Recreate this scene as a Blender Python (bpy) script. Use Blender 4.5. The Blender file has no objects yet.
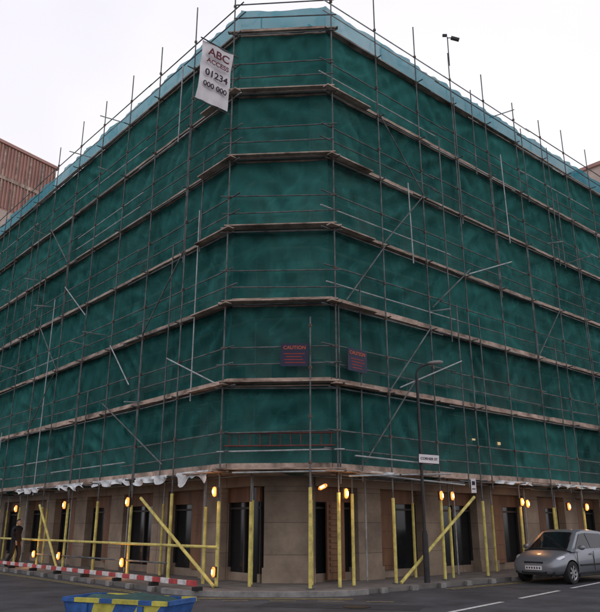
import bpy, bmesh, math, random
from mathutils import Vector, Matrix, noise
random.seed(7)
R=math.radians
scn=bpy.context.scene
COL=scn.collection
scn.view_settings.view_transform='Standard'
scn.view_settings.look='None'
scn.view_settings.exposure=0

# ------------------------------------------------------------ materials
def nmat(name):
    m=bpy.data.materials.new(name); m.use_nodes=True
    return m,m.node_tree,m.node_tree.nodes,m.node_tree.links,m.node_tree.nodes['Principled BSDF']
def mat(name,c,rough=.7,metal=0.,var=.25,scale=3.,bump=0.,stretch=(1,1,1),c2=None,coord='Object',bscale=None,spec=.3,detail=5):
    m,nt,N,L,B=nmat(name)
    tc=N.new('ShaderNodeTexCoord'); mp=N.new('ShaderNodeMapping'); mp.inputs['Scale'].default_value=stretch
    L.new(tc.outputs[coord],mp.inputs[0])
    nz=N.new('ShaderNodeTexNoise'); nz.inputs['Scale'].default_value=scale; nz.inputs['Detail'].default_value=detail; nz.inputs['Roughness'].default_value=.65
    L.new(mp.outputs[0],nz.inputs['Vector'])
    cr=N.new('ShaderNodeValToRGB')
    lo=[max(0,x*(1-var)) for x in c]; hi=[min(1,x*(1+var)) for x in (c2 or c)]
    cr.color_ramp.elements[0].color=(*lo,1); cr.color_ramp.elements[1].color=(*hi,1)
    cr.color_ramp.elements[0].position=.3; cr.color_ramp.elements[1].position=.7
    L.new(nz.outputs[0],cr.inputs[0]); L.new(cr.outputs[0],B.inputs['Base Color'])
    B.inputs['Roughness'].default_value=rough; B.inputs['Metallic'].default_value=metal
    B.inputs['Specular IOR Level'].default_value=spec
    if bump:
        n2=N.new('ShaderNodeTexNoise'); n2.inputs['Scale'].default_value=bscale or scale*6; n2.inputs['Detail'].default_value=4
        L.new(mp.outputs[0],n2.inputs['Vector'])
        b=N.new('ShaderNodeBump'); b.inputs['Strength'].default_value=bump; b.inputs['Distance'].default_value=.02
        L.new(n2.outputs[0],b.inputs['Height']); L.new(b.outputs[0],B.inputs['Normal'])
    return m
M={}
M['asphalt']=mat('asphalt',(.058,.059,.065),.75,var=.5,scale=.8,bump=.6,bscale=60,detail=9)
M['patch']=mat('asphalt_patch',(.036,.037,.04),.85,var=.3,scale=2,bump=.6,bscale=60,detail=6)
M['paving']=mat('paving',(.15,.14,.13),.85,var=.35,scale=1.5,bump=.3)
M['kerb']=mat('kerb_stone',(.24,.23,.22),.8,var=.4,scale=3)
M['paint']=mat('road_paint',(.55,.55,.54),.7,var=.4,scale=7)
M['ypaint']=mat('yellow_line',(.34,.29,.13),.7,var=.5,scale=7)
M['steel']=mat('galvanised_tube',(.12,.13,.13),.6,.35,var=.55,scale=2.5,detail=3)
M['steel_l']=mat('new_tube',(.36,.38,.38),.5,.4,var=.35,scale=3,detail=3)
M['coupler']=mat('coupler',(.12,.09,.07),.7,.3,var=.4,scale=8,detail=2)
M['board']=mat('scaffold_board',(.24,.165,.125),.85,var=.5,scale=1.6,c2=(.42,.32,.26),bump=.3)
M['yellow']=mat('yellow_padding',(.58,.50,.15),.6,var=.4,scale=4,bump=.3)
M['brick']=mat('wall_render',(.34,.32,.29),.9,var=.25,scale=2)
M['frame']=mat('window_frame',(.035,.03,.028),.5,var=.2)
M['wood']=mat('door_wood',(.17,.085,.045),.55,var=.4,scale=3,stretch=(1,1,.15))
M['redst']=mat('red_steel',(.15,.045,.04),.7,var=.4)
M['sheet']=mat('debris_sheet',(.62,.64,.64),.6,var=.4,scale=3,bump=.4)
M['red']=mat('barrier_red',(.45,.06,.06),.6,var=.35,scale=6)
M['white']=mat('barrier_white',(.58,.56,.54),.6,var=.35,scale=6)
M['black']=mat('black_rubber',(.02,.02,.021),.75,var=.3,scale=8)
M['polep']=mat('black_post',(.03,.03,.032),.45,var=.3,scale=4)
M['terra']=mat('terracotta_cladding',(.42,.24,.20),.75,var=.2,scale=.4)
M['cream']=mat('cream_render',(.5,.4,.35),.85,var=.12,scale=.6)
M['navy']=mat('sign_navy',(.018,.02,.05),.5,var=.2)
M['signred']=mat('sign_red',(.3,.035,.03),.6,var=.1)
M['signor']=mat('sign_orange',(.45,.1,.05),.6,var=.1)
M['signwhite']=mat('sign_white',(.72,.69,.7),.6,var=.12,scale=2)
M['ink']=mat('ink',(.035,.018,.03),.6,var=.1)
M['inkred']=mat('ink_red',(.12,.018,.03),.6,var=.1)
M['blue']=mat('skip_blue',(.03,.1,.3),.5,var=.4,scale=5,bump=.2)
M['skipy']=mat('skip_yellow',(.5,.45,.08),.5,var=.35,scale=5,bump=.2)
M['tarp']=mat('tarp_green',(.03,.07,.062),.7,var=.5,scale=4,bump=.8,bscale=8)
m,nt,N,L,B=nmat('ashlar_stone')
geo=N.new('ShaderNodeNewGeometry'); sep=N.new('ShaderNodeSeparateXYZ'); L.new(geo.outputs['Position'],sep.inputs[0])
ad=N.new('ShaderNodeMath'); ad.operation='MULTIPLY_ADD'; L.new(sep.outputs[0],ad.inputs[0]); ad.inputs[1].default_value=1.0; ad.inputs[2].default_value=7.4
cb=N.new('ShaderNodeCombineXYZ'); L.new(ad.outputs[0],cb.inputs[0]); L.new(sep.outputs[2],cb.inputs[1])
bt=N.new('ShaderNodeTexBrick'); bt.inputs['Scale'].default_value=1; bt.inputs['Brick Width'].default_value=2.6; bt.inputs['Row Height'].default_value=.86; bt.inputs['Mortar Size'].default_value=.008; bt.inputs['Mortar Smooth'].default_value=.4; bt.offset=0
bt.inputs['Color1'].default_value=(.33,.26,.195,1); bt.inputs['Color2'].default_value=(.27,.21,.155,1); bt.inputs['Mortar'].default_value=(.1,.08,.06,1)
L.new(cb.outputs[0],bt.inputs[0])
nz=N.new('ShaderNodeTexNoise'); nz.inputs['Scale'].default_value=.9; nz.inputs['Detail'].default_value=8; nz.inputs['Roughness'].default_value=.65; L.new(geo.outputs['Position'],nz.inputs['Vector'])
mr=N.new('ShaderNodeMapRange'); mr.inputs[1].default_value=.3; mr.inputs[2].default_value=.7; mr.inputs[3].default_value=.5; mr.inputs[4].default_value=1.2; L.new(nz.outputs[0],mr.inputs[0])
mm=N.new('ShaderNodeMixRGB'); mm.blend_type='MULTIPLY'; mm.inputs[0].default_value=1; L.new(bt.outputs[0],mm.inputs[1]); L.new(mr.outputs[0],mm.inputs[2])
L.new(mm.outputs[0],B.inputs['Base Color']); B.inputs['Roughness'].default_value=.85
M['stone']=m
def glassmat(name,c=(.012,.014,.016),r=.06):
    m,nt,N,L,B=nmat(name); B.inputs['Base Color'].default_value=(*c,1); B.inputs['Roughness'].default_value=r
    B.inputs['Specular IOR Level'].default_value=.5
    return m
M['glass']=glassmat('window_glass',r=.12)
M['glass_up']=glassmat('upper_window_film',(.12,.12,.115),.4)
M['carglass']=glassmat('car_glass',(.01,.011,.013),.04)
def emis(name,c,s):
    m,nt,N,L,B=nmat(name); B.inputs['Base Color'].default_value=(*c,1)
    B.inputs['Emission Color'].default_value=(*c,1); B.inputs['Emission Strength'].default_value=s
    return m
M['glow']=emis('lamp_glow',(1,.25,.05),2.4)
M['core']=emis('lamp_filament',(1,.55,.25),9)
M['roomglow']=emis('room_light',(1,.7,.35),1.8)
m,nt,N,L,B=nmat('car_paint'); B.inputs['Base Color'].default_value=(.23,.245,.27,1); B.inputs['Metallic'].default_value=.6; B.inputs['Coat Weight'].default_value=.4
nz=N.new('ShaderNodeTexNoise'); nz.inputs['Scale'].default_value=3; mr=N.new('ShaderNodeMapRange'); mr.inputs[3].default_value=.34; mr.inputs[4].default_value=.5
L.new(nz.outputs[0],mr.inputs[0]); L.new(mr.outputs[0],B.inputs['Roughness'])
M['carpaint']=m
m,nt,N,L,B=nmat('headlamp'); B.inputs['Base Color'].default_value=(.6,.62,.65,1); B.inputs['Roughness'].default_value=.08; B.inputs['Metallic'].default_value=.5; M['headlamp']=m
M['alloy']=mat('alloy',(.4,.4,.41),.35,.8,var=.1)
M['coat']=mat('coat',(.015,.015,.019),.85,var=.3,scale=9)
M['skin']=mat('skin',(.42,.26,.19),.6,var=.1)
M['hair']=mat('hair',(.025,.018,.014),.8,var=.3)

def netmat(name,cd,cl,t0,t1,tl=.3):
    m=bpy.data.materials.new(name); m.use_nodes=True; nt=m.node_tree; N=nt.nodes; L=nt.links; N.clear()
    out=N.new('ShaderNodeOutputMaterial')
    at=N.new('ShaderNodeAttribute'); at.attribute_name='tone'
    al=N.new('ShaderNodeAttribute'); al.attribute_name='thin'
    mx=N.new('ShaderNodeMixRGB'); mx.inputs[1].default_value=(*cd,1); mx.inputs[2].default_value=(*cl,1); L.new(at.outputs['Fac'],mx.inputs[0])
    df=N.new('ShaderNodeBsdfDiffuse'); tr=N.new('ShaderNodeBsdfTranslucent'); L.new(mx.outputs[0],df.inputs[0]); L.new(mx.outputs[0],tr.inputs[0])
    s1=N.new('ShaderNodeMixShader'); s1.inputs[0].default_value=tl; L.new(df.outputs[0],s1.inputs[1]); L.new(tr.outputs[0],s1.inputs[2])
    tp=N.new('ShaderNodeBsdfTransparent')
    mt=N.new('ShaderNodeMapRange'); mt.inputs[3].default_value=t0; mt.inputs[4].default_value=t1; L.new(al.outputs['Fac'],mt.inputs[0])
    s2=N.new('ShaderNodeMixShader'); L.new(mt.outputs[0],s2.inputs[0]); L.new(s1.outputs[0],s2.inputs[1]); L.new(tp.outputs[0],s2.inputs[2])
    L.new(s2.outputs[0],out.inputs[0])
    return m
M['net']=netmat('green_debris_netting',(.012,.070,.066),(.062,.27,.24),.13,.38,.12)
M['netb']=netmat('blue_debris_netting',(.02,.19,.26),(.07,.35,.43),.06,.22,.5)

# ------------------------------------------------------------ mesh builder
class MB:
    def __init__(s): s.v=[]; s.f=[]; s.m=[]
    def add(s,vs,fs,mi=0):
        o=len(s.v); s.v+= [tuple(x) for x in vs]; s.f+=[tuple(i+o for i in f) for f in fs]; s.m+=[mi]*len(fs)
    def pipe(s,a,b,r=.025,mi=0,n=8):
        a=Vector(a); b=Vector(b); d=(b-a)
        if d.length<1e-5: return
        d.normalize(); up=Vector((0,0,1)) if abs(d.z)<.9 else Vector((1,0,0))
        x=d.cross(up).normalized(); y=d.cross(x)
        vs=[]
        for p in (a,b):
            for i in range(n):
                an=2*math.pi*i/n; vs.append(p+x*math.cos(an)*r+y*math.sin(an)*r)
        fs=[(i,(i+1)%n,n+(i+1)%n,n+i) for i in range(n)]+[tuple(range(n-1,-1,-1)),tuple(range(n,2*n))]
        s.add(vs,fs,mi)
    def box(s,c,ux,uy,uz,hx,hy,hz,mi=0):
        c=Vector(c); vs=[c+ux*(i*hx)+uy*(j*hy)+uz*(k*hz) for i in(-1,1) for j in(-1,1) for k in(-1,1)]
        s.add(vs,[(0,1,3,2),(4,6,7,5),(0,4,5,1),(2,3,7,6),(0,2,6,4),(1,5,7,3)],mi)
    def prism(s,pts,z0,z1,mi=0):
        n=len(pts); vs=[(p[0],p[1],z0) for p in pts]+[(p[0],p[1],z1) for p in pts]
        s.add(vs,[tuple(range(n-1,-1,-1)),tuple(range(n,2*n))]+[(i,(i+1)%n,n+(i+1)%n,n+i) for i in range(n)],mi)
    def obj(s,name,mats,parent=None,smooth=False,bevel=0):
        me=bpy.data.meshes.new(name); me.from_pydata(s.v,[],s.f)
        for m in mats: me.materials.append(M[m])
        me.polygons.foreach_set('material_index',s.m)
        if smooth: me.polygons.foreach_set('use_smooth',[True]*len(s.f))
        bm=bmesh.new(); bm.from_mesh(me); bmesh.ops.recalc_face_normals(bm,faces=bm.faces); bm.to_mesh(me); bm.free()
        me.update(); o=bpy.data.objects.new(name,me); COL.objects.link(o)
        if parent: o.parent=parent
        if bevel:
            b=o.modifiers.new('b','BEVEL'); b.width=bevel; b.segments=2
        return o
def empty(name,loc=(0,0,0)):
    e=bpy.data.objects.new(name,None); COL.objects.link(e); e.location=loc; return e
X=Vector((1,0,0)); Y=Vector((0,1,0)); Z=Vector((0,0,1))

# ------------------------------------------------------------ layout
aL,aR=R(-41.2),R(49.0)
uL=Vector((math.sin(aL),math.cos(aL),0)); uR=Vector((math.sin(aR),math.cos(aR),0))
CL=Vector((-1.98,19.4,0)); CR=Vector((.86,19.2,0))
uC=(CR-CL).normalized(); LC=(CR-CL).length
nL=Vector((-uL.y,uL.x,0)); nL=nL if nL.y<0 else -nL
nR=Vector((uR.y,-uR.x,0)); nR=nR if nR.y<0 else -nR
nC=Vector((uC.y,-uC.x,0)); nC=nC if nC.y<0 else -nC
LEN=37.
F={'L':(CL,uL,nL,LEN,2.4),'C':(CL,uC,nC,LC,LC/1.0),'R':(CR,uR,nR,LEN,2.15)}
def P(f,t,off,h):
    o,u,n,_,_=F[f]; return o+u*t+n*off+Z*h
def miter(c,n1,n2,off):
    b=(n1+n2); b.normalize(); return c+b*(off/b.dot(n1))
def poly(off,ln=LEN):
    return [CL+uL*ln+nL*off, miter(CL,nL,nC,off), miter(CR,nC,nR,off), CR+uR*ln+nR*off]
def trange(f,off,ln=LEN):
    p=poly(off,ln); o,u,n,l,_=F[f]
    if f=='L': return ((p[1]-o).dot(u),ln)
    if f=='R': return ((p[2]-o).dot(u),ln)
    return ((p[1]-o).dot(u),(p[2]-o).dot(u))
LIFT=[3.1+2.36*i for i in range(7)]
TOP=18.25
G=.12

# ------------------------------------------------------------ ground
mb=MB(); mb.add([(-400,-300,0),(400,-300,0),(400,500,0),(-400,500,0)],[(0,1,2,3)]); mb.obj('road',['asphalt'])
def kerbpoly(dl,dc,dr,ln=120):
    a=CL+uL*ln+nL*dl
    def inter(p,u,q,w):
        den=u.x*w.y-u.y*w.x; d=q-p; s=(d.x*w.y-d.y*w.x)/den; return p+u*s
    b=inter(CL+nL*dl,uL,CL+nC*dc,uC); c=inter(CR+nR*dr,uR,CL+nC*dc,uC); e=CR+uR*ln+nR*dr
    return a,b,c,e
def roundpts(a,b,c,e,r=1.2):
    pts=[a]
    for p,q,s in ((a,b,c),(b,c,e)):
        d1=(p-q).normalized(); d2=(s-q).normalized(); A=q+d1*min(r,(p-q).length*.45); Bq=q+d2*min(r,(s-q).length*.45)
        for i in range(9):
            k=i/8; pts.append(A*(1-k)**2+q*2*k*(1-k)+Bq*k*k)
    pts.append(e); return pts
ko=roundpts(*kerbpoly(1.4,1.3,.95)); ki=roundpts(*kerbpoly(1.26,1.16,.81))
back=Vector((0,230,0))
mb=MB(); mb.prism([tuple(p) for p in ki]+[tuple(back)],-.05,G-.004); mb.obj('pavement',['paving'])
mb=MB()
for i in range(len(ko)-1):
    a,b,c,d=ko[i],ko[i+1],ki[i+1],ki[i]
    L_=(b-a).length; n=max(1,int(L_/.9)) if L_<200 else 1
    if L_>20: n=100
    for k in range(n):
        f0=k/n+.004; f1=(k+1)/n-.004
        if n==1: f0,f1=0,1
        q=[a.lerp(b,f0),a.lerp(b,f1),d.lerp(c,f1),d.lerp(c,f0)]
        mb.prism([tuple(p) for p in q],-.02,G+random.uniform(-.003,.003))
mb.obj('kerb',['kerb'])
mb=MB()
def ribbon(off0,off1,f,t0,t1,z,mi):
    q=[P(f,t0,off0,z),P(f,t1,off0,z),P(f,t1,off1,z),P(f,t0,off1,z)]; mb.add(q,[(0,1,2,3)],mi)
for o0 in (1.22,1.40):
    ribbon(o0,o0+.07,'R',3.,60,.008,1)
for o0 in (1.58,1.76):
    ribbon(o0,o0+.07,'C',-.3,LC+.5,.008,1)
for o0 in (1.68,1.86):
    ribbon(o0,o0+.07,'L',1.,60,.008,1)
def strip(a,b,w,mi=0):
    a=Vector(a);b=Vector(b);d=(b-a).normalized();s=Vector((-d.y,d.x,0))*w/2
    mb.add([a+s,a-s,b-s,b+s],[(0,1,2,3)],mi)
a=Vector((3.1,15.1,.008)); b=Vector((5.85,18.5,.008))
dd=(b-a).normalized()
for i in range(-3,10):
    s=a+dd*(i*3.6-.3); strip(s,s+dd*2.6,.12)
dl=Vector((-1,.08,0)).normalized()
for i in range(0,6):
    s=Vector((1.9,16.9,.008))+dl*(i*1.1-.2); strip(s,s+dl*.6,.06,1)
mb.obj('road_markings',['paint','ypaint'])
mb=MB()
mb.add([(-1.0,16.0,.004),(2.4,15.2,.004),(2.7,16.2,.004),(-.7,16.75,.004)],[(0,1,2,3)])
mb.add([(4.6,13.0,.004),(5.4,13.0,.004),(13,19.0,.004),(12.2,19.2,.004)],[(0,1,2,3)])
mb.obj('road_repair_patch',['patch'])
mb=MB(); vs=[(1.2+.3*math.cos(i*math.pi/12),15.9+.3*math.sin(i*math.pi/12),.012) for i in range(24)]; mb.add(vs,[tuple(range(24))]); mb.obj('manhole_cover',['polep'])

# ------------------------------------------------------------ building behind
bld=empty('corner_building')
WO=-1.3
H=17.2
wall=MB(); gl=MB(); fr=MB(); db=MB()
def wbox(B_,f,t0,t1,o0,o1,h0,h1,mi=0):
    c=P(f,(t0+t1)/2,(o0+o1)/2,(h0+h1)/2); _,u,n,_,_=F[f]
    B_.box(c,u,n,Z,abs(t1-t0)/2,abs(o1-o0)/2,abs(h1-h0)/2,mi)
for f,bay in (('L',3.1),('R',3.0),('C',None)):
    t0,t1=trange(f,WO)
    fl=[3.55,6.9,10.25,13.6]
    for z in fl: wbox(wall,f,t0,t1,WO,WO-.35,z-.55,z+.9,1)
    wbox(wall,f,t0,t1,WO,WO-.35,16.1,H,1)
    wbox(wall,f,t0-.1 if f=='C' else t0,t1,WO+.2,WO-.35,H,H+.3,1)
    n=int((t1-t0)/2.4) if f!='C' else 1
    w=(t1-t0)/n
    for i in range(n+1):
        tc=t0+i*w
        a_=max(t0,tc-.5); b_=min(t1,tc+.5)
        for z in fl:
            wbox(wall,f,a_,b_,WO-.003,WO-.345,z+.9,z+2.8 if z<13 else 16.1,1)
    for i in range(n):
        for z in fl: 
            wbox(fr,f,t0+i*w+w/2-.03,t0+i*w+w/2+.03,WO-.2,WO-.24,z+.9,z+2.8)
    gl.add([P(f,t0,WO-.26,3.2),P(f,t1,WO-.26,3.2),P(f,t1,WO-.26,H),P(f,t0,WO-.26,H)],[(0,1,2,3)],1)
    wbox(wall,f,t0,t1,WO+.06,WO-.35,2.72,3.0,0)
    if f!='C':
        ph={'L':1.55,'R':1.75}[f]
        tc=t0+ph-bay; i=0
        while tc<t1:
            pw=1.0
            if i>0:
                wbox(wall,f,tc,min(t1,tc+pw),WO,WO-.4,G+.35,2.72,0)
                wbox(wall,f,tc-.04,min(t1,tc+pw+.04),WO+.05,WO-.4,G-.02,G+.35,0)
            a_=max(t0,tc+pw); b_=min(t1,tc+bay)
            if b_-a_>.4:
                wbox(wall,f,a_,b_,WO-.3,WO-.45,G-.02,G+.22,0)
                wbox(gl,f,a_,b_,WO-.38,WO-.4,G+.22,2.72)
                # timber panelled fascia and a timber leaf in some bays
                wbox(db,f,a_,b_,WO-.26,WO-.362,2.3,2.72)
                if i%2==1 or i==4:
                    wbox(db,f,a_+.003,a_+(b_-a_)*.46,WO-.23,WO-.28,G+.225,2.29)
                    for q in range(4): wbox(db,f,a_+.1,a_+(b_-a_)*.46-.1,WO-.21,WO-.23,G+.35+q*.5,G+.75+q*.5)
                for q in (0,.5,1):
                    tt=a_+(b_-a_)*q; wbox(fr,f,max(a_,tt-.035),min(b_,tt+.035),WO-.3,WO-.37,G+.22,2.3)
                wbox(fr,f,a_,b_,WO-.29,WO-.368,2.1,2.16)
            tc+=bay; i+=1
    else:
        tm=t0+.34
        wbox(gl,f,t0,tm,WO-.3,WO-.32,G,2.72)
        wbox(wall,f,tm,t1,WO,WO-.4,G,2.72,0)
        wbox(wall,f,tm-.04,t1+.02,WO+.05,WO-.02,G,G+.4,0)
wall.obj('walls',['stone','brick'],bld); gl.obj('glazing',['glass','glass_up'],bld); fr.obj('window_frames',['frame'],bld)
for f,tt,ww in (('R',trange('R',WO)[0]+.6,.7),):
    wbox(db,f,tt,tt+ww,WO-.13,WO-.2,G+.05,2.3,0)
    for k in range(12): wbox(db,f,tt+.1,tt+ww-.1,WO-.10,WO-.13,G+.25+k*.16,G+.34+k*.16,0)
db.obj('timber_panels_and_louvred_door',['wood'],bld)
cp=poly(WO-.47,36.5); core=MB()
core.prism([tuple(cp[0]),tuple(cp[1]),tuple(cp[2]),tuple(cp[3]),tuple(cp[3]-nR*14),tuple((cp[1]+cp[2])/2+(uL+uR)*14),tuple(cp[0]-nL*14)],G-.05,H+.05)
core.obj('core_and_roof',['brick'],bld)
wl=MB()
for tt,h in ((9.9,4.55),(8.3,4.6)):
    wbox(wl,'R',tt,tt+.12,WO+.06,WO+.01,h,h+.1)
wl.obj('bulkhead_lights',['roomglow'],bld)

# ------------------------------------------------------------ scaffolding
sc=empty('scaffolding')
st=MB(); cpn=MB(); yl=MB(); bd=MB()
OP=.24
def coupler(p): 
    cpn.box(p,uR,nR,Z,.036,.036,.042,0)
poles={'L':[.0+2.4*i for i in range(16)],'R':[.0+2.15*i for i in range(18)],'C':[1.05]}
rnd=random.uniform
for f,ts in poles.items():
    for i,t in enumerate(ts):
        topx=19.45+rnd(-.35,.35)
        if f=='C': topx=6.7
        ja=rnd(-.07,.07); 
        if i==0: ja=0
        bot=P(f,t,OP,G); top=P(f,t+ja,OP+rnd(-.03,.03),topx)
        if f=='C': bot=P(f,2.28,OP+.3,G); top=P(f,2.3,OP+.07,7.3)
        mid=bot.lerp(top,(2.35+rnd(-.15,.25)-G)/(topx-G))
        yl.pipe(bot,mid,.047,n=10); st.pipe(bot,top,.0235)
        st.box(bot+Z*.012,uR,nR,Z,.08,.08,.012)
        for l in LIFT: 
            if l<topx:
                coupler(bot.lerp(top,(l-.12-G)/(topx-G))); coupler(bot.lerp(top,(l+1.0-G)/(topx-G)))
        if f!='C':
            b2=P(f,t+.15,-1.0,G); t2=P(f,t+.15+rnd(-.05,.05),-1.0,18.0+rnd(-.3,.6))
            st.pipe(b2,t2,.025,1)
            if i%2==0: yl.pipe(b2,b2+Z*2.2,.045)
            for l in LIFT: st.pipe(P(f,t+.08,OP+.12+rnd(0,.15),l-.08),P(f,t+.08,-1.2,l-.08),.022)
            if rnd(0,1)<.5:
                k=random.randint(0,4); st.pipe(P(f,t+.09,OP,LIFT[k]-.4),P(f,t+.09+rnd(-.04,.04),OP,LIFT[k+2]+rnd(-.2,1.)),.0225)
for f,bay in (('L',2.4),('R',2.15)):
    for i in range(16):
        for _q in range(2):
          if rnd(0,1)<(.75 if f=='L' else .55):
            t=i*bay+rnd(.25,.75)*bay; k=random.randint(0,5); k2=min(6,k+random.randint(1,3))
            st.pipe(P(f,t,OP-.03,LIFT[k]-.3),P(f,t+rnd(-.1,.1),OP-.03,LIFT[k2]+rnd(.2,1.3)),.0225,1 if rnd(0,1)<.2 else 0)
for f in 'LCR':
    for li,l in enumerate(LIFT):
        for dh,off in ((-.12,OP-.055),(.5,OP-.055),(1.0,OP-.055),(1.55,-.9),(-.12,-1.05),(.95,-1.05)):
            if li==6 and dh==1.55: continue
            t0,t1=trange(f,off)
            if f=='C': segs=[(t0-rnd(.1,.35),t1+rnd(.1,.35))]
            else:
                segs=[]; a=t0-rnd(.1,.45)
                while a<t1:
                    b_=min(t1,a+rnd(5.2,6.4)); segs.append((a,b_+.25)); a=b_
            for k,(a,b_) in enumerate(segs):
                e=rnd(-.05,.05); 
                st.pipe(P(f,a,off+.012*(k%2),l+dh+e),P(f,b_,off+.012*(k%2),l+dh+e+rnd(-.07,.07)),.022,1 if (rnd(0,1)<.14 or off<0) else 0)
def brace(f,t0,h0,t1,h1,off=OP+.05,mi=0): st.pipe(P(f,t0,off,h0),P(f,t1,off+rnd(-.02,.02),h1),.023,mi)
for f,bay in (('L',2.4),('R',2.15)):
    for s in range(4):
        t=bay*(1+s*4)
        for k in range(5):
            if rnd(0,1)<.5:
                if (k+s)%2: brace(f,t,LIFT[k],t+bay,LIFT[k+1])
                else: brace(f,t+bay,LIFT[k],t,LIFT[k+1])
brace('L',.0,5.35,3.1,6.7,mi=1); brace('L',5.5,6.2,7.2,7.9,mi=1); brace('L',3,3.4,7.4,5.8)
brace('L',9.6,9.6,12,11.4,mi=1); brace('R',1.,3.3,3.4,6.0); brace('R',2.6,5.6,5.8,6.9,mi=1); brace('R',.4,7.9,2.2,10.1)
brace('R',4.4,8.5,6.7,10.4); brace('R',6.6,10.2,9.5,11.4,mi=1)
for i in range(16):
    f=random.choice('LR'); t=rnd(.6,20); h=random.choice(LIFT)+rnd(.1,1.)
    st.pipe(P(f,t,-.3,h),P(f,t+rnd(-.3,.3),rnd(.5,1.0),h+rnd(-.1,.15)),.023,1)
for a in (('R',.2,2.9,4.6,3.15,.45),('R',.6,3.0,5.4,2.85,.35),('C',.2,2.98,3.1,3.02,.4),('R',.5,3.45,3.8,3.4,.4)):
    st.pipe(P(a[0],a[1],a[5],a[2]),P(a[0],a[3],a[5],a[4]),.024,1)
rb=MB()
for h in (3.72,4.06): rb.pipe(P('C',-.1,.02+.05,h),P('C',LC+.1,.07,h),.022)
for i in range(11): rb.pipe(P('C',.05+i*.28,.07,3.72),P('C',.05+i*.28,.07,4.06),.014)
rb.obj('ladder_beam',['redst'],sc)
for f in 'LCR':
    for li,l in enumerate(LIFT):
        for kind,off0,off1,h0,h1 in (('toe',.02,.055,l+.0,l+.15),('ledge',.056,.18,l-.045,l-.005),('deck',-1.2,.018,l-.045,l-.005)):
            t0,t1=trange(f,(off0+off1)/2)
            a=t0
            if f!='C' : a=t0+.01
            if kind=='ledge' and f=='C': a=t0-.35; t1=t1+.35
            if kind=='deck':
                a=0; t1=LC if f=='C' else t1
            while a<t1-.05:
                b_=min(t1,a+(3.9 if f!='C' else 9)); e=rnd(-.02,.02); o=rnd(-.012,.012) if kind!='toe' else 0
                if kind=='ledge' and f=='C': e=.02
                if kind=='deck': e,o=({'L':0,'R':0,'C':-.05}[f],0)
                wbox(bd,f,a+.006,b_-.006,off0,off1+o,h0+e,h1+e); a=b_
for li,l in enumerate(LIFT[:-1]):
    for f in 'LR':
        wbox(bd,f,-rnd(.15,.45),1.6,.2,.42,l-.09,l-.052)
    wbox(bd,'C',-.25,LC+.25,.2,.4,l-.03,l+.008)
bd.obj('boards',['board'],sc,bevel=0)
yl.pipe(P('L',-.1,OP+.06,1.1),P('L',20,OP+.06,1.12),.04)
yl.pipe(P('L',-.05,OP+.1,G+.02),P('L',4.1,OP+.08,2.45),.047)
yl.pipe(P('R',2.2,OP+.12,G+.02),P('R',5.9,OP+.08,2.5),.047)
yl.pipe(P('L',9.8,OP+.1,G+.02),P('L',12.1,OP+.08,2.4),.047)
st.pipe(P('L',2.4,OP+.05,.62),P('L',12,OP+.05,.6),.025)
for f,t in (('L',1.2),('R',.9),('R',5.2),('C',.65)):
    q=P(f,t,-.15,G); yl.pipe(q,q+Z*(2.2+rnd(-.2,.2)),.045); st.pipe(q,q+Z*2.95,.024)
yl.obj('yellow_foam_padding',['yellow'],sc,smooth=False)
st.obj('tubes',['steel','steel_l'],sc); cpn.obj('couplers',['coupler'],sc)

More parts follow.
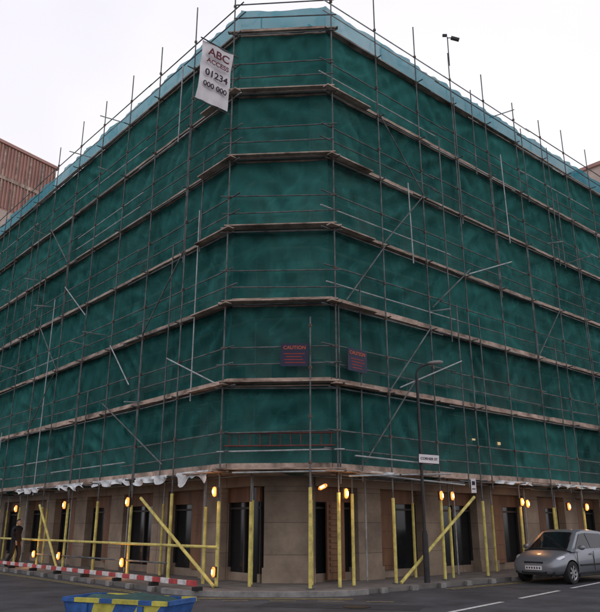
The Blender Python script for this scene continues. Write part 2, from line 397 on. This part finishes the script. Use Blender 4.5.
# ------------------------------------------------------------ netting
nz=noise.noise
def fbm(x,y,z): return nz(Vector((x,y,z)))+.5*nz(Vector((2.1*x,2.1*y,z+7)))+.25*nz(Vector((4.3*x,4.3*y,z+3)))
def net(name,h0,h1,mname,amp=1.,du=.1,f_ranges=('L','C','R')):
    vs=[];fs=[];tone=[];thin=[]
    for f in f_ranges:
        o,u,n,l,bay=F[f]; fo=ord(f)
        t0,t1=0.,l
        nu=max(2,int((t1-t0)/du)); nv=int((h1-h0)/du)
        base=len(vs); rs={}; ps={}
        for i in range(nu+1):
            t=t0+(t1-t0)*i/nu
            for j in range(nv+1):
                h=h0+(h1-h0)*j/nv
                cu=t/bay; cv=(h-3.1)/2.36
                iu,iv=math.floor(cu+1e-6),math.floor(cv+1e-6); fu=cu-iu; fv=cv-iv
                key=(iu,iv)
                if key not in rs: rs[key]=(rnd(.3,1.),rnd(-1,1),rnd(0,6),rnd(0,1))
                a_,b_,c_,e_=rs[key]
                sx=math.sin(math.pi*min(1,max(0,fu))); sy=math.sin(math.pi*min(1,max(0,fv)))
                sxp=sx**.5; syp=max(0,sy)**.5
                d=-(.05+.07*a_)*sxp*syp
                ff=(fu-.5)*b_*3+fv*2.5
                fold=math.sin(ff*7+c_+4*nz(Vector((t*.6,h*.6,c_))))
                r1=math.hypot(fu*bay,(1-fv)*2.36); an=math.atan2((1-fv)*2.36,fu*bay if e_<.5 else (1-fu)*bay)
                fold2=math.sin(an*13+c_*2)*math.exp(-r1*.5)
                d+=(.035*fold+.055*fold2)*sxp*syp
                d+=.07*fbm(t*1.1,h*.9,3+fo)*syp+.024*nz(Vector((t*4,h*3,9)))
                d*=amp
                if d>.014: d=.014
                if i in(0,nu): d=0
                hh=h
                if j==0: hh+=.12*nz(Vector((t*1.3,0,5)))+.05*math.sin(t*2.6)
                vs.append(P(f,t,d,hh))
                row=math.floor(cv+.05*math.sin(t*1.7)+.03*nz(Vector((t*3,0,1)))); seg=math.floor(t/4.9+row*.37+fo*.21)
                pk=(row,seg)
                if pk not in ps: ps[pk]=(rnd(0,1),rnd(0,1))
                g=fbm(t*.45+h*.15,h*.4-t*.1,fo)
                s=fbm(t*3.0+h*1.0,h*.55,fo+20)
                cr_=max(0,1-abs(fbm(t*.9-h*.7,h*.5+t*.3,fo+40))*10)
                tn=.40+.30*(ps[pk][0]-.5)+.20*g+.16*s+.10*fold*sx+.02*(h-9)+.18*cr_*sx  # fold and crease terms paint highlights into the net colour
                th=.5+.55*(ps[pk][1]-.5)+.25*g-.2*s-.3*cr_
                if fv>.90 or fv<.05: tn-=.2; th-=.4
                if abs(t/4.9+row*.37+fo*.21-seg)<.025: tn-=.16; th-=.3
                tone.append(min(1,max(0,tn))); thin.append(min(1,max(0,th)))
        for i in range(nu):
            for j in range(nv):
                a=base+i*(nv+1)+j; fs.append((a,a+nv+1,a+nv+2,a+1))
    me=bpy.data.meshes.new(name); me.from_pydata([tuple(v) for v in vs],[],fs); me.materials.append(M[mname])
    at=me.attributes.new('tone','FLOAT','POINT'); at.data.foreach_set('value',tone)
    at=me.attributes.new('thin','FLOAT','POINT'); at.data.foreach_set('value',thin)
    me.polygons.foreach_set('use_smooth',[True]*len(fs)); me.update()
    o=bpy.data.objects.new(name,me); COL.objects.link(o); o.parent=sc; return o
net('green_netting',3.02,17.28,'net',du=.085)
net('top_netting',17.3,TOP,'netb')
sh=MB()
def swag(f,t0,t1,h,drop,off=.3):
    n=int((t1-t0)/.07); vs=[];fs=[]
    for i in range(n+1):
        t=t0+(t1-t0)*i/n; k=i/n
        d=drop*(.35+.65*abs(math.sin(k*math.pi*2.3+t)))*(.6+.6*noise.noise(Vector((t*2,1,1))))
        for j in range(5):
            q=j/4; vs.append(P(f,t+.03*math.sin(q*9+t*5),off+.07*math.sin(t*9+q*4)*q+.05*noise.noise(Vector((t*5,q*3,2))),h-d*q))
    for i in range(n):
        for j in range(4): a=i*5+j; fs.append((a,a+5,a+6,a+1))
    sh.add(vs,fs)
for a in (('L',.5,2.1,3.1,.5),('L',2.6,4.6,3.08,.42),('L',5.0,7.6,3.1,.38),('L',8.4,10.8,3.1,.4),('L',12,15,3.1,.4),('R',1.2,2.2,3.08,.16),('R',7.2,9.4,3.08,.22),('R',11,14,3.1,.22)): swag(*a)
sh.obj('debris_sheeting',['sheet'],sc,smooth=True)

# ------------------------------------------------------------ safety lamps on the poles
def lamp(f,t,off,h,tilt=0):
    mb=MB(); 
    mb.box(Vector((0,.03,0)),X,Y,Z,.05,.02,.12,0)
    n=10
    def cap(prof,yc,mi):
        vs=[];fs=[]
        for z,r in prof:
            for i in range(n): an=2*math.pi*i/n; vs.append((r*math.cos(an),yc+r*math.sin(an),z))
        for k in range(len(prof)-1):
            for i in range(n): fs.append((k*n+i,k*n+(i+1)%n,(k+1)*n+(i+1)%n,(k+1)*n+i))
        fs+= [tuple(range(n)),tuple(range(len(vs)-n,len(vs)))]
        mb.add(vs,fs,mi)
    cap([(-.115,.012),(-.10,.035),(-.06,.047),(.06,.047),(.10,.035),(.115,.012)],-.03,1)
    cap([(-.06,.008),(-.045,.026),(.045,.026),(.06,.008)],-.06,2)
    for z in (-.09,.09): mb.box(Vector((0,-.083,z)),X,Y,Z,.05,.004,.005,0)
    o=mb.obj('safety_lamp',['polep','glow','core']); o.location=P(f,t,off,h); k=rnd(1.05,1.2); o.scale=(k,k,k)
    n_=F[f][2]; o.rotation_euler=(0,tilt+rnd(-.08,.08),math.atan2(n_.y,n_.x)+math.pi/2+rnd(-.3,.3))
    return o
lampspec=[('L',0,OP+.12,2.5,0),('L',-.06,OP+.12,.5,0),('L',4.8,OP+.12,2.35,0),('L',4.9,OP+.12,.55,0),('L',9.6,OP+.12,2.35,0),('L',9.7,OP+.12,.6,0),('L',12,OP+.12,.6,0),('L',14.4,OP+.12,2.3,0),
 ('C',2.62,OP+.25,2.6,1.2),('R',.15,OP+.1,2.45,0),('R',4.15,OP+.12,2.5,0),('R',4.7,OP+.12,2.5,0),('R',8.5,OP+.12,2.4,0),('R',8.85,OP+.12,2.35,0),('R',11.6,OP+.12,2.3,0),('R',12.9,OP+.12,2.3,0)]
for a in lampspec:
    o=lamp(*a)
for a in lampspec[::3]:
    ld=bpy.data.lights.new('lamp_light','POINT'); ld.energy=18; ld.color=(1,.45,.16); ld.shadow_soft_size=.06
    lo=bpy.data.objects.new('lamp_light',ld); COL.objects.link(lo); lo.location=P(a[0],a[1],a[2]+.14,a[3]); 

# ------------------------------------------------------------ signs
def textmesh(s,size,loc,rot,mname,parent,name='lettering'):
    cu=bpy.data.curves.new(name,'FONT'); cu.body=s; cu.size=size; cu.align_x='CENTER'; cu.align_y='CENTER'; cu.extrude=.002; cu.offset=size*.025
    o=bpy.data.objects.new(name,cu); COL.objects.link(o); o.location=loc; o.rotation_euler=rot; cu.materials.append(M[mname]); o.parent=parent; return o
def warning_sign(f,t,off,h):
    e=empty('warning_sign',P(f,t,off,h)); n_=F[f][2]; e.rotation_euler=(0,R(rnd(-2,2)),math.atan2(n_.y,n_.x)+math.pi/2)
    mb=MB(); mb.box(Vector((0,0,0)),X,Y,Z,.39,.008,.33,0)
    for k in range(4):
        mb.box(Vector((rnd(-.03,.03),-.010,.03-.085*k)),X,Y,Z,.24+rnd(-.08,.06),.002,.012,1)
    mb.obj('panel',['navy','signred','signwhite'],e)
    textmesh('CAUTION',.14,(0,-.011,.2),(R(90),0,0),'signor',e)
    return e
warning_sign('C',1.85,OP+.06,6.2); warning_sign('R',.78,OP+.06,6.15)
bn=empty('banner_sign',(-2.68,18.75,15.2)); bn.rotation_euler=(0,R(5),R(38))
vs=[];fs=[];nx,nz_=16,30
def bz(x,z): return .05*math.sin(z*2.2+x*1.5)+.05*noise.noise(Vector((x*3,z*2,0)))+.02*math.sin((x+z*.6)*9)
for i in range(nx+1):
    for j in range(nz_+1):
        x=-.56+1.12*i/nx; z=-1.12+2.24*j/nz_
        vs.append((x,bz(x,z),z))
for i in range(nx):
    for j in range(nz_): a=i*(nz_+1)+j; fs.append((a,a+nz_+1,a+nz_+2,a+1))
mb=MB(); mb.add(vs,fs); mb.obj('cloth',['signwhite'],bn,smooth=True)
mb=MB(); mb.pipe((-.66,.02,1.13),(.75,.02,1.13),.022); mb.pipe((-.6,.02,-1.13),(.75,.02,-1.13),.018); mb.obj('rods',['steel'],bn)
textmesh('ABC',.40,(0,-.1,.68),(R(90),0,0),'inkred',bn); textmesh('ACCESS',.23,(0,-.1,.34),(R(90),0,0),'inkred',bn)
textmesh('01234',.33,(0,-.11,-.12),(R(90),0,0),'ink',bn); textmesh('000 000',.26,(0,-.11,-.55),(R(90),0,0),'ink',bn)
e=empty('security_camera',P('R',6.45,OP,19.5)); mb=MB()
mb.pipe((0,0,-.6),(0,0,.75),.022); mb.pipe((0,0,.7),(.22,0,.72),.02); mb.box(Vector((.3,0,.66)),Vector((.95,0,-.3)).normalized(),Y,Vector((.3,0,.95)).normalized(),.17,.06,.055)
mb.box(Vector((-.1,0,.82)),X,Y,Z,.09,.04,.05); mb.obj('housing_and_arm',['polep'],e,bevel=.01)

# ------------------------------------------------------------ street lamp
LX,LY=3.56,20.85
e=empty('street_lamp',(LX,LY,G)); mb=MB()
mb.pipe((0,0,0),(0,0,1.3),.085,n=16); mb.pipe((0,0,1.3),(0,0,1.38),.07,n=16); mb.pipe((0,0,1.38),(0,0,5.9),.045,n=16)
pts=[Vector((0,0,5.9))]
for i in range(9):
    a_=i/8*R(80); pts.append(Vector((.3*(1-math.cos(a_)),0,5.9+.3*math.sin(a_))))
pts.append(Vector((.42,0,6.25)))
for a_,b_ in zip(pts,pts[1:]): mb.pipe(a_,b_,.032,n=12)
mb.obj('column',['polep'],e,smooth=False)
hd=MB(); prof=[(-.08,.02,.02),(.0,.08,.045),(.14,.12,.065),(.3,.11,.06),(.4,.04,.03)]
vs=[];fs=[];n=14
for x,w,h in prof:
    for i in range(n): an=2*math.pi*i/n; vs.append((.42+x,w*math.cos(an),6.27+h*math.sin(an)+x*.08))
for k in range(len(prof)-1):
    for i in range(n): fs.append((k*n+i,k*n+(i+1)%n,(k+1)*n+(i+1)%n,(k+1)*n+i))
fs+=[tuple(range(n)),tuple(range(len(vs)-n,len(vs)))]
hd.add(vs,fs); hd.obj('lantern',['kerb'],e,smooth=True)
e=empty('street_name_sign',(LX+.22,LY-.07,3.5)); e.rotation_euler=(0,R(3),R(12)); mb=MB()
mb.box(Vector((0,0,0)),X,Y,Z,.31,.01,.12,0); mb.box(Vector((0,.02,0)),X,Y,Z,.33,.008,.14,1)
mb.obj('plate',['signwhite','polep'],e); textmesh('CORNER ST',.1,(0,-.013,0),(R(90),0,0),'ink',e)
e=empty('parking_sign',P('R',5.95,OP+.05,2.85)); mb=MB(); mb.box(Vector((0,0,0)),X,Y,Z,.08,.008,.22,0); mb.box(Vector((0,-.01,.08)),X,Y,Z,.05,.002,.06,1); mb.box(Vector((0,-.01,-.1)),X,Y,Z,.055,.002,.015,1)
mb.obj('plate',['signwhite','navy'],e)

# ------------------------------------------------------------ red/white kerb barrier
mb=MB(); t=-.45; k=0
while t<15.5:
    wbox(mb,'L',t,t+.42,1.12,1.17,G+.1+rnd(-.008,.008),G+.22+rnd(-.008,.008),k%2); t+=.42; k+=1
    if k%5==1: wbox(mb,'L',t-.5,t-.38,1.0,1.25,G,G+.09,2)
mb.obj('roadworks_barrier',['red','white','black'],None,bevel=.008)

# ------------------------------------------------------------ skip in foreground
def skip():
    e=empty('builders_skip',(-2.16,9.5,0)); e.rotation_euler=(0,0,R(-24))
    mb=MB(); n=14
    L1,L0,W=.78,.5,.32; z0,z1=.06,.76
    def side(y,flip):
        for i in range(n):
            def px(k,q): 
                kk=k/n; xt=-L1+2*L1*kk; xb=-L0+2*L0*kk; return xb+(xt-xb)*q
            seg=6
            for j in range(seg):
                q0,q1=j/seg,(j+1)/seg
                sh0,sh1=j*.5,(j+1)*.5
                c=[(px(min(n,max(0,i+sh0-1.5)),q0),y,z0+(z1-z0)*q0),(px(min(n,max(0,i+1+sh0-1.5)),q0),y,z0+(z1-z0)*q0),(px(min(n,max(0,i+1+sh1-1.5)),q1),y,z0+(z1-z0)*q1),(px(min(n,max(0,i+sh1-1.5)),q1),y,z0+(z1-z0)*q1)]
                mb.add(c,[(0,1,2,3)],(i//3)%2)
        yb=y-(.006 if y>0 else -.006)
        mb.add([(-L0,yb,z0),(L0,yb,z0),(L1,yb,z1),(-L1,yb,z1)],[(0,1,2,3)],0)
    side(-W,0); side(W,1)
    for s in (-1,1):
        mb.add([(s*L0,-W,z0),(s*L0,W,z0),(s*L1,W,z1),(s*L1,-W,z1)],[(0,1,2,3)],0)
    mb.add([(-L0,-W,z0),(L0,-W,z0),(L0,W,z0),(-L0,W,z0)],[(0,1,2,3)],0)
    for s in (-1,1):
        for q in range(8):
            mb.box(Vector((-L1+(2*L1/8)*(q+.5),s*W,z1)),X,Y,Z,L1/8,.025,.025,1 if q%3 else 0)
        mb.box(Vector((s*L1,0,z1)),X,Y,Z,.025,W-.026,.024,0)
        mb.pipe((s*.5,-W-.08,.5),(s*.5,-W,.5),.03,1); mb.box(Vector((s*.42,-W-.014,.42)),X,Y,Z,.04,.012,.3,0)
    mb.obj('body',['blue','skipy'],e)
    vs=[];fs=[];a_=16
    for i in range(a_+1):
        for j in range(9):
            x=-L1+.03+(2*L1-.06)*i/a_; y=-W+.03+(2*W-.06)*j/8
            ed=min(1,min(i,a_-i)/3)*min(1,min(j,8-j)/2)
            vs.append((x,y,z1-.03+.07*ed*(1+1.2*noise.noise(Vector((x*2.5,y*3,4))))))
    for i in range(a_):
        for j in range(8): q=i*9+j; fs.append((q,q+9,q+10,q+1))
    mb=MB(); mb.add(vs,fs); mb.obj('tarpaulin',['tarp'],e,smooth=True)
skip()

# ------------------------------------------------------------ car
def make_car():
    car=empty('parked_car')
    S=[(-1.92,.42,.60,.80,.86,.50,.66,.62,.40),
       (-1.84,.30,.58,.88,.98,.66,.78,.72,.52),
       (-1.55,.22,.58,.92,1.0,.74,.83,.78,.6),
       (-1.0,.20,.56,.92,.98,.78,.85,.80,.64),
       (-.2,.20,.54,.91,.96,.78,.85,.80,.64),
       (.6,.20,.54,.89,.94,.78,.85,.79,.64),
       (1.0,.20,.54,.87,.94,.78,.85,.78,.62),
       (1.4,.21,.53,.80,.87,.75,.83,.74,.52),
       (1.70,.22,.52,.72,.78,.70,.80,.69,.44),
       (1.86,.24,.48,.62,.66,.62,.72,.62,.38),
       (1.93,.30,.46,.54,.57,.54,.62,.54,.32)]
    vs=[];fs=[]
    def ring(s):
        x,zb,zm,zs,zt,wb,wm,ws,wt=s
        half=[(0,zb),(wb*.8,zb),(wb,zb+.05),(wm,zm),(ws+.02,zs-.05),(ws-.03,zs),(wt,(zs*.25+zt*.75)),(0,zt)]
        r=[(x,a,b) for a,b in half]+[(x,-a,b) for a,b in half[-2:0:-1]]
        return r
    rs=[ring(s) for s in S]; n=len(rs[0])
    for r in rs: vs+=r
    for k in range(len(rs)-1):
        for i in range(n): fs.append((k*n+i,k*n+(i+1)%n,(k+1)*n+(i+1)%n,(k+1)*n+i))
    fs+=[tuple(range(n)),tuple(range(len(vs)-n,len(vs)))]
    mb=MB(); mb.add(vs,fs); o=mb.obj('body',['carpaint','black'],car,smooth=True)
    ss=o.modifiers.new('s','SUBSURF'); ss.levels=2; ss.render_levels=2
    cut=MB()
    for x in (-1.22,1.2):
        for s in (-1,1): cut.pipe((x,s*.58,.31),(x,s*1.1,.31),.345,1,n=40)
    c=cut.obj('cut',['carpaint','black']); 
    bo=o.modifiers.new('b','BOOLEAN'); bo.operation='DIFFERENCE'; bo.object=c; bo.solver='EXACT'
    bpy.context.view_layer.update()
    dg=bpy.context.evaluated_depsgraph_get(); me=bpy.data.meshes.new_from_object(o.evaluated_get(dg))
    o.modifiers.clear(); o.data=me; bpy.data.objects.remove(c)
    me.polygons.foreach_set('use_smooth',[True]*len(me.polygons))
    me.set_sharp_from_angle(angle=R(40))
    gx=[(-1.70,.90),(-1.45,1.30),(-1.1,1.43),(-.5,1.475),(0,1.47),(.35,1.42),(1.12,.90)]
    def gw(z): return .77-(z-.88)*.36
    gm=MB(); vs=[];fs=[]
    def sec(x,z):
        w=gw(z); return [(x,-w,z-.025),(x,-w*.86,z),(x,0,z+.015),(x,w*.86,z),(x,w,z-.025)]
    for x,z in gx: vs+=sec(x,z)
    for k in range(len(gx)-1):
        for i in range(4): a=k*5+i; fs.append((a,a+1,a+6,a+5))
    for s,idx in ((-1,0),(1,4)):
        base=len(vs)
        for x,z in gx: vs.append((x,s*.78,.86))
        for k in range(len(gx)-1): fs.append((k*5+idx,(k+1)*5+idx,base+k+1,base+k))
    gm.add(vs,fs); go=gm.obj('cabin',['carpaint'],car,smooth=True); 
    go.data.set_sharp_from_angle(angle=R(50)); 
    wm=MB()
    def lerp(a,b,k): return a+(b-a)*k
    def wscreen(x0,z0,x1,z1,mw=.07,e=.008,sg=1):
        L_=math.hypot(x1-x0,z1-z0); nx_,nz2=-(z1-z0)/L_,(x1-x0)/L_
        if nz2<0: nx_,nz2=-nx_,-nz2
        g=[]
        for k in (0,.5,1):
            x=lerp(x0,x1,k);z=lerp(z0,z1,k);w=gw(z)
            for j in (-1,-.86,-.4,0,.4,.86,1):
                zz= z+.015*(1-abs(j)) - (.025*(abs(j)-.86)/.14 if abs(j)>.86 else 0)
                g.append((x+nx_*e,j*(w-mw),zz+nz2*e))
        wm.add(g,[(k*7+i,k*7+i+1,(k+1)*7+i+1,(k+1)*7+i) for k in (0,1) for i in range(6)])
    wscreen(1.05,.947,.40,1.387); wscreen(-1.67,.96,-1.47,1.25)
    for s in (-1,1):
        def sp(x,z): return (x,s*(lerp(.78,gw(1.4),(z-.86)/.54)+.012),z)
        wm.add([sp(.86,.95),sp(.0,.95),sp(.0,1.38),sp(.28,1.35)],[(0,1,2,3)])
        wm.add([sp(-.06,.95),sp(-.95,.96),sp(-.98,1.35),sp(-.06,1.38)],[(0,1,2,3)])
        wm.add([sp(-1.03,.97),sp(-1.45,1.02),sp(-1.3,1.28),sp(-1.05,1.34)],[(0,1,2,3)])
    wm.obj('windows',['carglass'],car)
    for ix,x in enumerate((-1.22,1.2)):
        for s in (-1,1):
            w=MB(); prof=[(-.1,.2),(-.1,.28),(-.085,.305),(.085,.305),(.1,.28),(.1,.2)]
            vs=[];fs=[];n=36
            for yy,r in prof:
                for i in range(n): an=2*math.pi*i/n; vs.append((r*math.cos(an),yy,r*math.sin(an)))
            for k in range(len(prof)-1):
                for i in range(n): fs.append((k*n+i,k*n+(i+1)%n,(k+1)*n+(i+1)%n,(k+1)*n+i))
            w.add(vs,fs,0)
            w.pipe((0,-.05*s,0),(0,.04*s,0),.2,0,n=30)
            w.pipe((0,.04*s,0),(0,.095*s,0),.055,1,n=16)
            for q in range(7):
                an=2*math.pi*q/7; d=Vector((math.cos(an),0,math.sin(an))); tt=Vector((-math.sin(an),0,math.cos(an)))
                w.box(d*.12+Vector((0,.075*s,0)),d,Y,tt,.09,.012,.028,1)
            vs=[];fs=[]
            for r,yy in ((.185,.07),(.21,.1),(.2,.06)):
                for i in range(n): an=2*math.pi*i/n; vs.append((r*math.cos(an),yy*s,r*math.sin(an)))
            for k in range(2):
                for i in range(n): fs.append((k*n+i,k*n+(i+1)%n,(k+1)*n+(i+1)%n,(k+1)*n+i))
            w.add(vs,fs,1)
            wo=w.obj('wheel',['black','alloy'],car); wo.location=(x,s*.73,.305)
    d=MB()
    d.box(Vector((1.87,0,.30)),X,Y,Z,.045,.40,.05,0); d.box(Vector((1.885,0,.575)),X,Y,Z,.03,.30,.028,0)
    d.box(Vector((1.935,0,.435)),X,Y,Z,.012,.26,.055,1)
    for i in range(6): d.box(Vector((1.949,-.2+i*.08,.435)),X,Y,Z,.002,.02,.025,0)
    for s in (-1,1):
        d.box(Vector((1.84,s*.55,.31)),X,Y,Z,.04,.07,.035,0)
    d.box(Vector((-1.9,0,.55)),X,Y,Z,.03,.26,.055,1)
    for s in (-1,1):
        for x in (.93,-.03,-.98): d.box(Vector((x,s*.842,.6)),X,Y,Z,.006,.008,.27,0)
        for x in (.1,-.85): d.box(Vector((x,s*.84,.79)),X,Y,Z,.08,.02,.014,2)
        d.box(Vector((0,s*.845,.5)),X,Y,Z,.78,.014,.02,0); d.box(Vector((0,s*.77,.22)),X,Y,Z,.8,.03,.04,0)
    d.pipe((1.0,.1,.985),(.84,-.45,1.10),.008,0,6); d.pipe((1.0,.5,.98),(.86,.05,1.10),.008,0,6)
    d.box(Vector((1.09,0,.945)),X,Y,Z,.05,.62,.006,0)
    d.obj('trim',['black','signwhite','carpaint'],car,bevel=.004)
    for s in (-1,1):
        bm=bmesh.new(); bmesh.ops.create_uvsphere(bm,u_segments=20,v_segments=12,radius=1)
        me=bpy.data.meshes.new('headlamp'); bm.to_mesh(me); bm.free(); me.materials.append(M['headlamp'])
        ho=bpy.data.objects.new('headlamp',me); COL.objects.link(ho); ho.parent=car; ho.location=(1.62,s*.61,.66); ho.scale=(.25,.11,.08); ho.rotation_euler=(0,R(22),s*R(-30))
        for p in me.polygons: p.use_smooth=True
        bm=bmesh.new(); bmesh.ops.create_uvsphere(bm,u_segments=16,v_segments=10,radius=1)
        me=bpy.data.meshes.new('door_mirror'); bm.to_mesh(me); bm.free(); me.materials.append(M['carpaint'])
        ho=bpy.data.objects.new('door_mirror',me); COL.objects.link(ho); ho.parent=car; ho.location=(.75,s*.9,.98); ho.scale=(.06,.11,.07)
        for p in me.polygons: p.use_smooth=True
    return car
car=make_car()
pc=P('R',8.35,1.9,0)
car.location=pc; car.rotation_euler=(0,0,math.atan2(-uR.y,-uR.x)); car.scale=(1.03,1.03,1.03)

# ------------------------------------------------------------ pedestrian
def skin(name,verts,edges,radii,mname,parent,root=0,sub=2):
    me=bpy.data.meshes.new(name); me.from_pydata(verts,edges,[]); o=bpy.data.objects.new(name,me); COL.objects.link(o)
    md=o.modifiers.new('skin','SKIN'); md.use_smooth_shade=True
    for i,r in enumerate(radii):
        r=r if isinstance(r,tuple) else (r,r); me.skin_vertices[0].data[i].radius=r; me.skin_vertices[0].data[i].use_root=(i==root)
    s=o.modifiers.new('s','SUBSURF'); s.levels=sub; s.render_levels=sub
    me.materials.append(M[mname]); o.parent=parent; return o
ped=empty('pedestrian')
V=[(0,0,.93),(0,0,1.12),(0.01,0,1.3),(0.02,0,1.44),(0.03,0,1.52),
   (0,.1,.88),(.13,.11,.5),(.02,.11,.11),
   (0,-.1,.88),(-.03,-.11,.48),(-.27,-.11,.14),
   (.01,.19,1.41),(-.07,.24,1.14),(.03,.23,.92),
   (.01,-.19,1.41),(.03,-.25,1.14),(.19,-.22,.97)]
E=[(0,1),(1,2),(2,3),(3,4),(0,5),(5,6),(6,7),(0,8),(8,9),(9,10),(3,11),(11,12),(12,13),(3,14),(14,15),(15,16)]
Rr=[(.17,.19),(.15,.17),(.16,.2),(.11,.15),.06,.12,.085,.065,.12,.085,.065,.08,.065,.05,.08,.065,.05]
skin('clothed_body',V,E,Rr,'coat',ped)
skin('shoe_l',[(-.03,.11,.06),(.08,.12,.045),(.19,.125,.035)],[(0,1),(1,2)],[.05,.045,.035],'black',ped)
skin('shoe_r',[(-.31,-.11,.09),(-.21,-.115,.05),(-.11,-.12,.035)],[(0,1),(1,2)],[.05,.045,.035],'black',ped)
for s,w in ((1,Vector((.03,.23,.92))),(-1,Vector((.19,-.22,.97)))):
    vs=[w,w+Vector((.015,0,-.05)),w+Vector((.03,0,-.09))]; ed=[(0,1),(1,2)]; rr=[.024,(.034,.018),(.034,.018)]
    for k,l in enumerate((.07,.08,.075,.058)):
        b=len(vs); off=Vector((-.03+.02*k+.02,0,-.1)); vs+= [w+off,w+off+Vector((.008,-.006*s,-l*.5)),w+off+Vector((.018,-.016*s,-l))]; ed+=[(2,b),(b,b+1),(b+1,b+2)]; rr+=[.009,.0085,.007]
    b=len(vs); vs+=[w+Vector((.05,0,-.06)),w+Vector((.065,0,-.095))]; ed+=[(1,b),(b,b+1)]; rr+=[.01,.008]
    skin('hand',vs,ed,rr,'skin',ped,sub=1)
bm=bmesh.new(); bmesh.ops.create_uvsphere(bm,u_segments=24,v_segments=16,radius=1)
for v in bm.verts:
    x,y,z=v.co; k=1-.22*max(0,-z); v.co=Vector((x*.098*k+(.02 if z<-.2 and x>0 else 0),y*.076*k,z*.118))
me=bpy.data.meshes.new('head'); bm.to_mesh(me); bm.free(); me.materials.append(M['skin'])
for p in me.polygons: p.use_smooth=True
ho=bpy.data.objects.new('head',me); COL.objects.link(ho); ho.parent=ped; ho.location=(.05,0,1.635)
mb=MB()
for s in (-1,1):
    mb.box(Vector((.045,s*.078,1.63)),X,Y,Z,.018,.008,.03,0); mb.box(Vector((.138,s*.03,1.65)),X,Y,Z,.006,.014,.006,1)
mb.box(Vector((.13,0,1.575)),X,Y,Z,.012,.025,.005,1); mb.add([(.14,-.014,1.61),(.14,.014,1.61),(.175,0,1.615),(.14,0,1.66)],[(0,1,2),(0,2,3),(1,3,2),(0,3,1)],0)
mb.obj('facial_features',['skin','hair'],ped,bevel=.003)
bm=bmesh.new(); bmesh.ops.create_uvsphere(bm,u_segments=24,v_segments=16,radius=1)
bmesh.ops.delete(bm,geom=[v for v in bm.verts if v.co.z<.15+.55*v.co.x],context='VERTS')
for v in bm.verts: v.co=Vector((v.co.x*.108,v.co.y*.086,v.co.z*.128))
me=bpy.data.meshes.new('hair'); bm.to_mesh(me); bm.free(); me.materials.append(M['hair'])
ho=bpy.data.objects.new('hair',me); COL.objects.link(ho); ho.parent=ped; ho.location=(.045,0,1.637)
ped.location=(-11.0,28.4,G); ped.rotation_euler=(0,0,R(-20)); 

# ------------------------------------------------------------ neighbouring buildings
nb=empty('terracotta_building'); mb=MB()
P2=Vector((-28.6,73.0,0)); dv=Vector((-.55,-.835,0)).normalized(); pv=Vector((dv.y,-dv.x,0)); pv=pv if pv.x>0 else -pv
HT=41.4
def bbox(c0,ul,vl,l,w,z0,z1,B_,mi):
    c=c0+ul*l/2+vl*w/2; B_.box(Vector((c.x,c.y,(z0+z1)/2)),ul,vl,Z,abs(l)/2,abs(w)/2,(z1-z0)/2,mi)
qv=-pv
bbox(P2,dv,qv,26,9,0,HT-7.5,mb,1)
bbox(P2,dv,qv,26,9,HT-7.5,HT,mb,0)
for i in range(64):
    c=P2+dv*(.2+i*.405)-qv*.08; mb.box(Vector((c.x,c.y,HT-3.7)),dv,qv,Z,.07,.078,3.6,2 if i%4==0 else 0)
bbox(P2-dv*.2-qv*.25,dv,qv,26.4,9.4,HT+.002,HT+.35,mb,0)
bbox(P2-qv*.2,dv,qv,26,.199,HT-4.1,HT-3.7,mb,2)
for i in range(8):
    for z in (HT-11,HT-15,HT-19):
        c=P2+dv*(1.5+i*3.1)-qv*.02; mb.box(Vector((c.x,c.y,z)),dv,qv,Z,.8,.03,1.1,3)
mb.obj('walls_and_roof',['terra','cream','board','glass'],nb)
nb=empty('brick_stair_tower'); mb=MB()
c=CR+uR*43-nR*9.4
mb.box(Vector((c.x,c.y,15.2)),uR,nR,Z,3.2,3,15.2,0); mb.box(Vector((c.x,c.y,30.55)),uR,nR,Z,3.4,3.2,.15,1)
mb.box(Vector((c.x,c.y,26))+nR*3.01,uR,nR,Z,.8,.03,1,1)
mb.obj('tower',['cream','terra'],nb)

# ------------------------------------------------------------ world, sun, camera
w=bpy.data.worlds.new('World'); scn.world=w; w.use_nodes=True; N=w.node_tree.nodes; L=w.node_tree.links
bg=N['Background']; sky=N.new('ShaderNodeTexSky'); sky.sky_type='NISHITA'; sky.sun_disc=False
SE,SR=R(14),R(20)
sky.sun_elevation=SE; sky.sun_rotation=SR
tc=N.new('ShaderNodeTexCoord'); nz1=N.new('ShaderNodeTexNoise'); nz1.inputs['Scale'].default_value=1.6; nz1.inputs['Detail'].default_value=5; L.new(tc.outputs['Generated'],nz1.inputs['Vector'])
cr=N.new('ShaderNodeValToRGB'); cr.color_ramp.elements[0].color=(8.9,8.6,9.7,1); cr.color_ramp.elements[1].color=(11.4,11.1,11.4,1); cr.color_ramp.elements[0].position=.3; cr.color_ramp.elements[1].position=.7
L.new(nz1.outputs[0],cr.inputs[0])
mx=N.new('ShaderNodeMixRGB'); mx.inputs[0].default_value=.92; L.new(sky.outputs[0],mx.inputs[1]); L.new(cr.outputs[0],mx.inputs[2])
L.new(mx.outputs[0],bg.inputs[0]); bg.inputs[1].default_value=.1
sd=bpy.data.lights.new('sun','SUN'); sd.energy=.6; sd.angle=R(15); sd.color=(1,.94,.88)
so=bpy.data.objects.new('sun',sd); COL.objects.link(so)
dirv=Vector((math.sin(SR)*math.cos(SE),math.cos(SR)*math.cos(SE),math.sin(SE)))
so.rotation_euler=dirv.to_track_quat('Z','Y').to_euler(); so.location=(0,0,50)
cam=bpy.data.cameras.new('camera'); cam.sensor_fit='HORIZONTAL'; cam.sensor_width=36; cam.lens=36*695/600; cam.clip_end=2000
co=bpy.data.objects.new('camera',cam); COL.objects.link(co); co.location=(0,0,1.65); co.rotation_euler=(R(107.5),0,0)
scn.camera=co
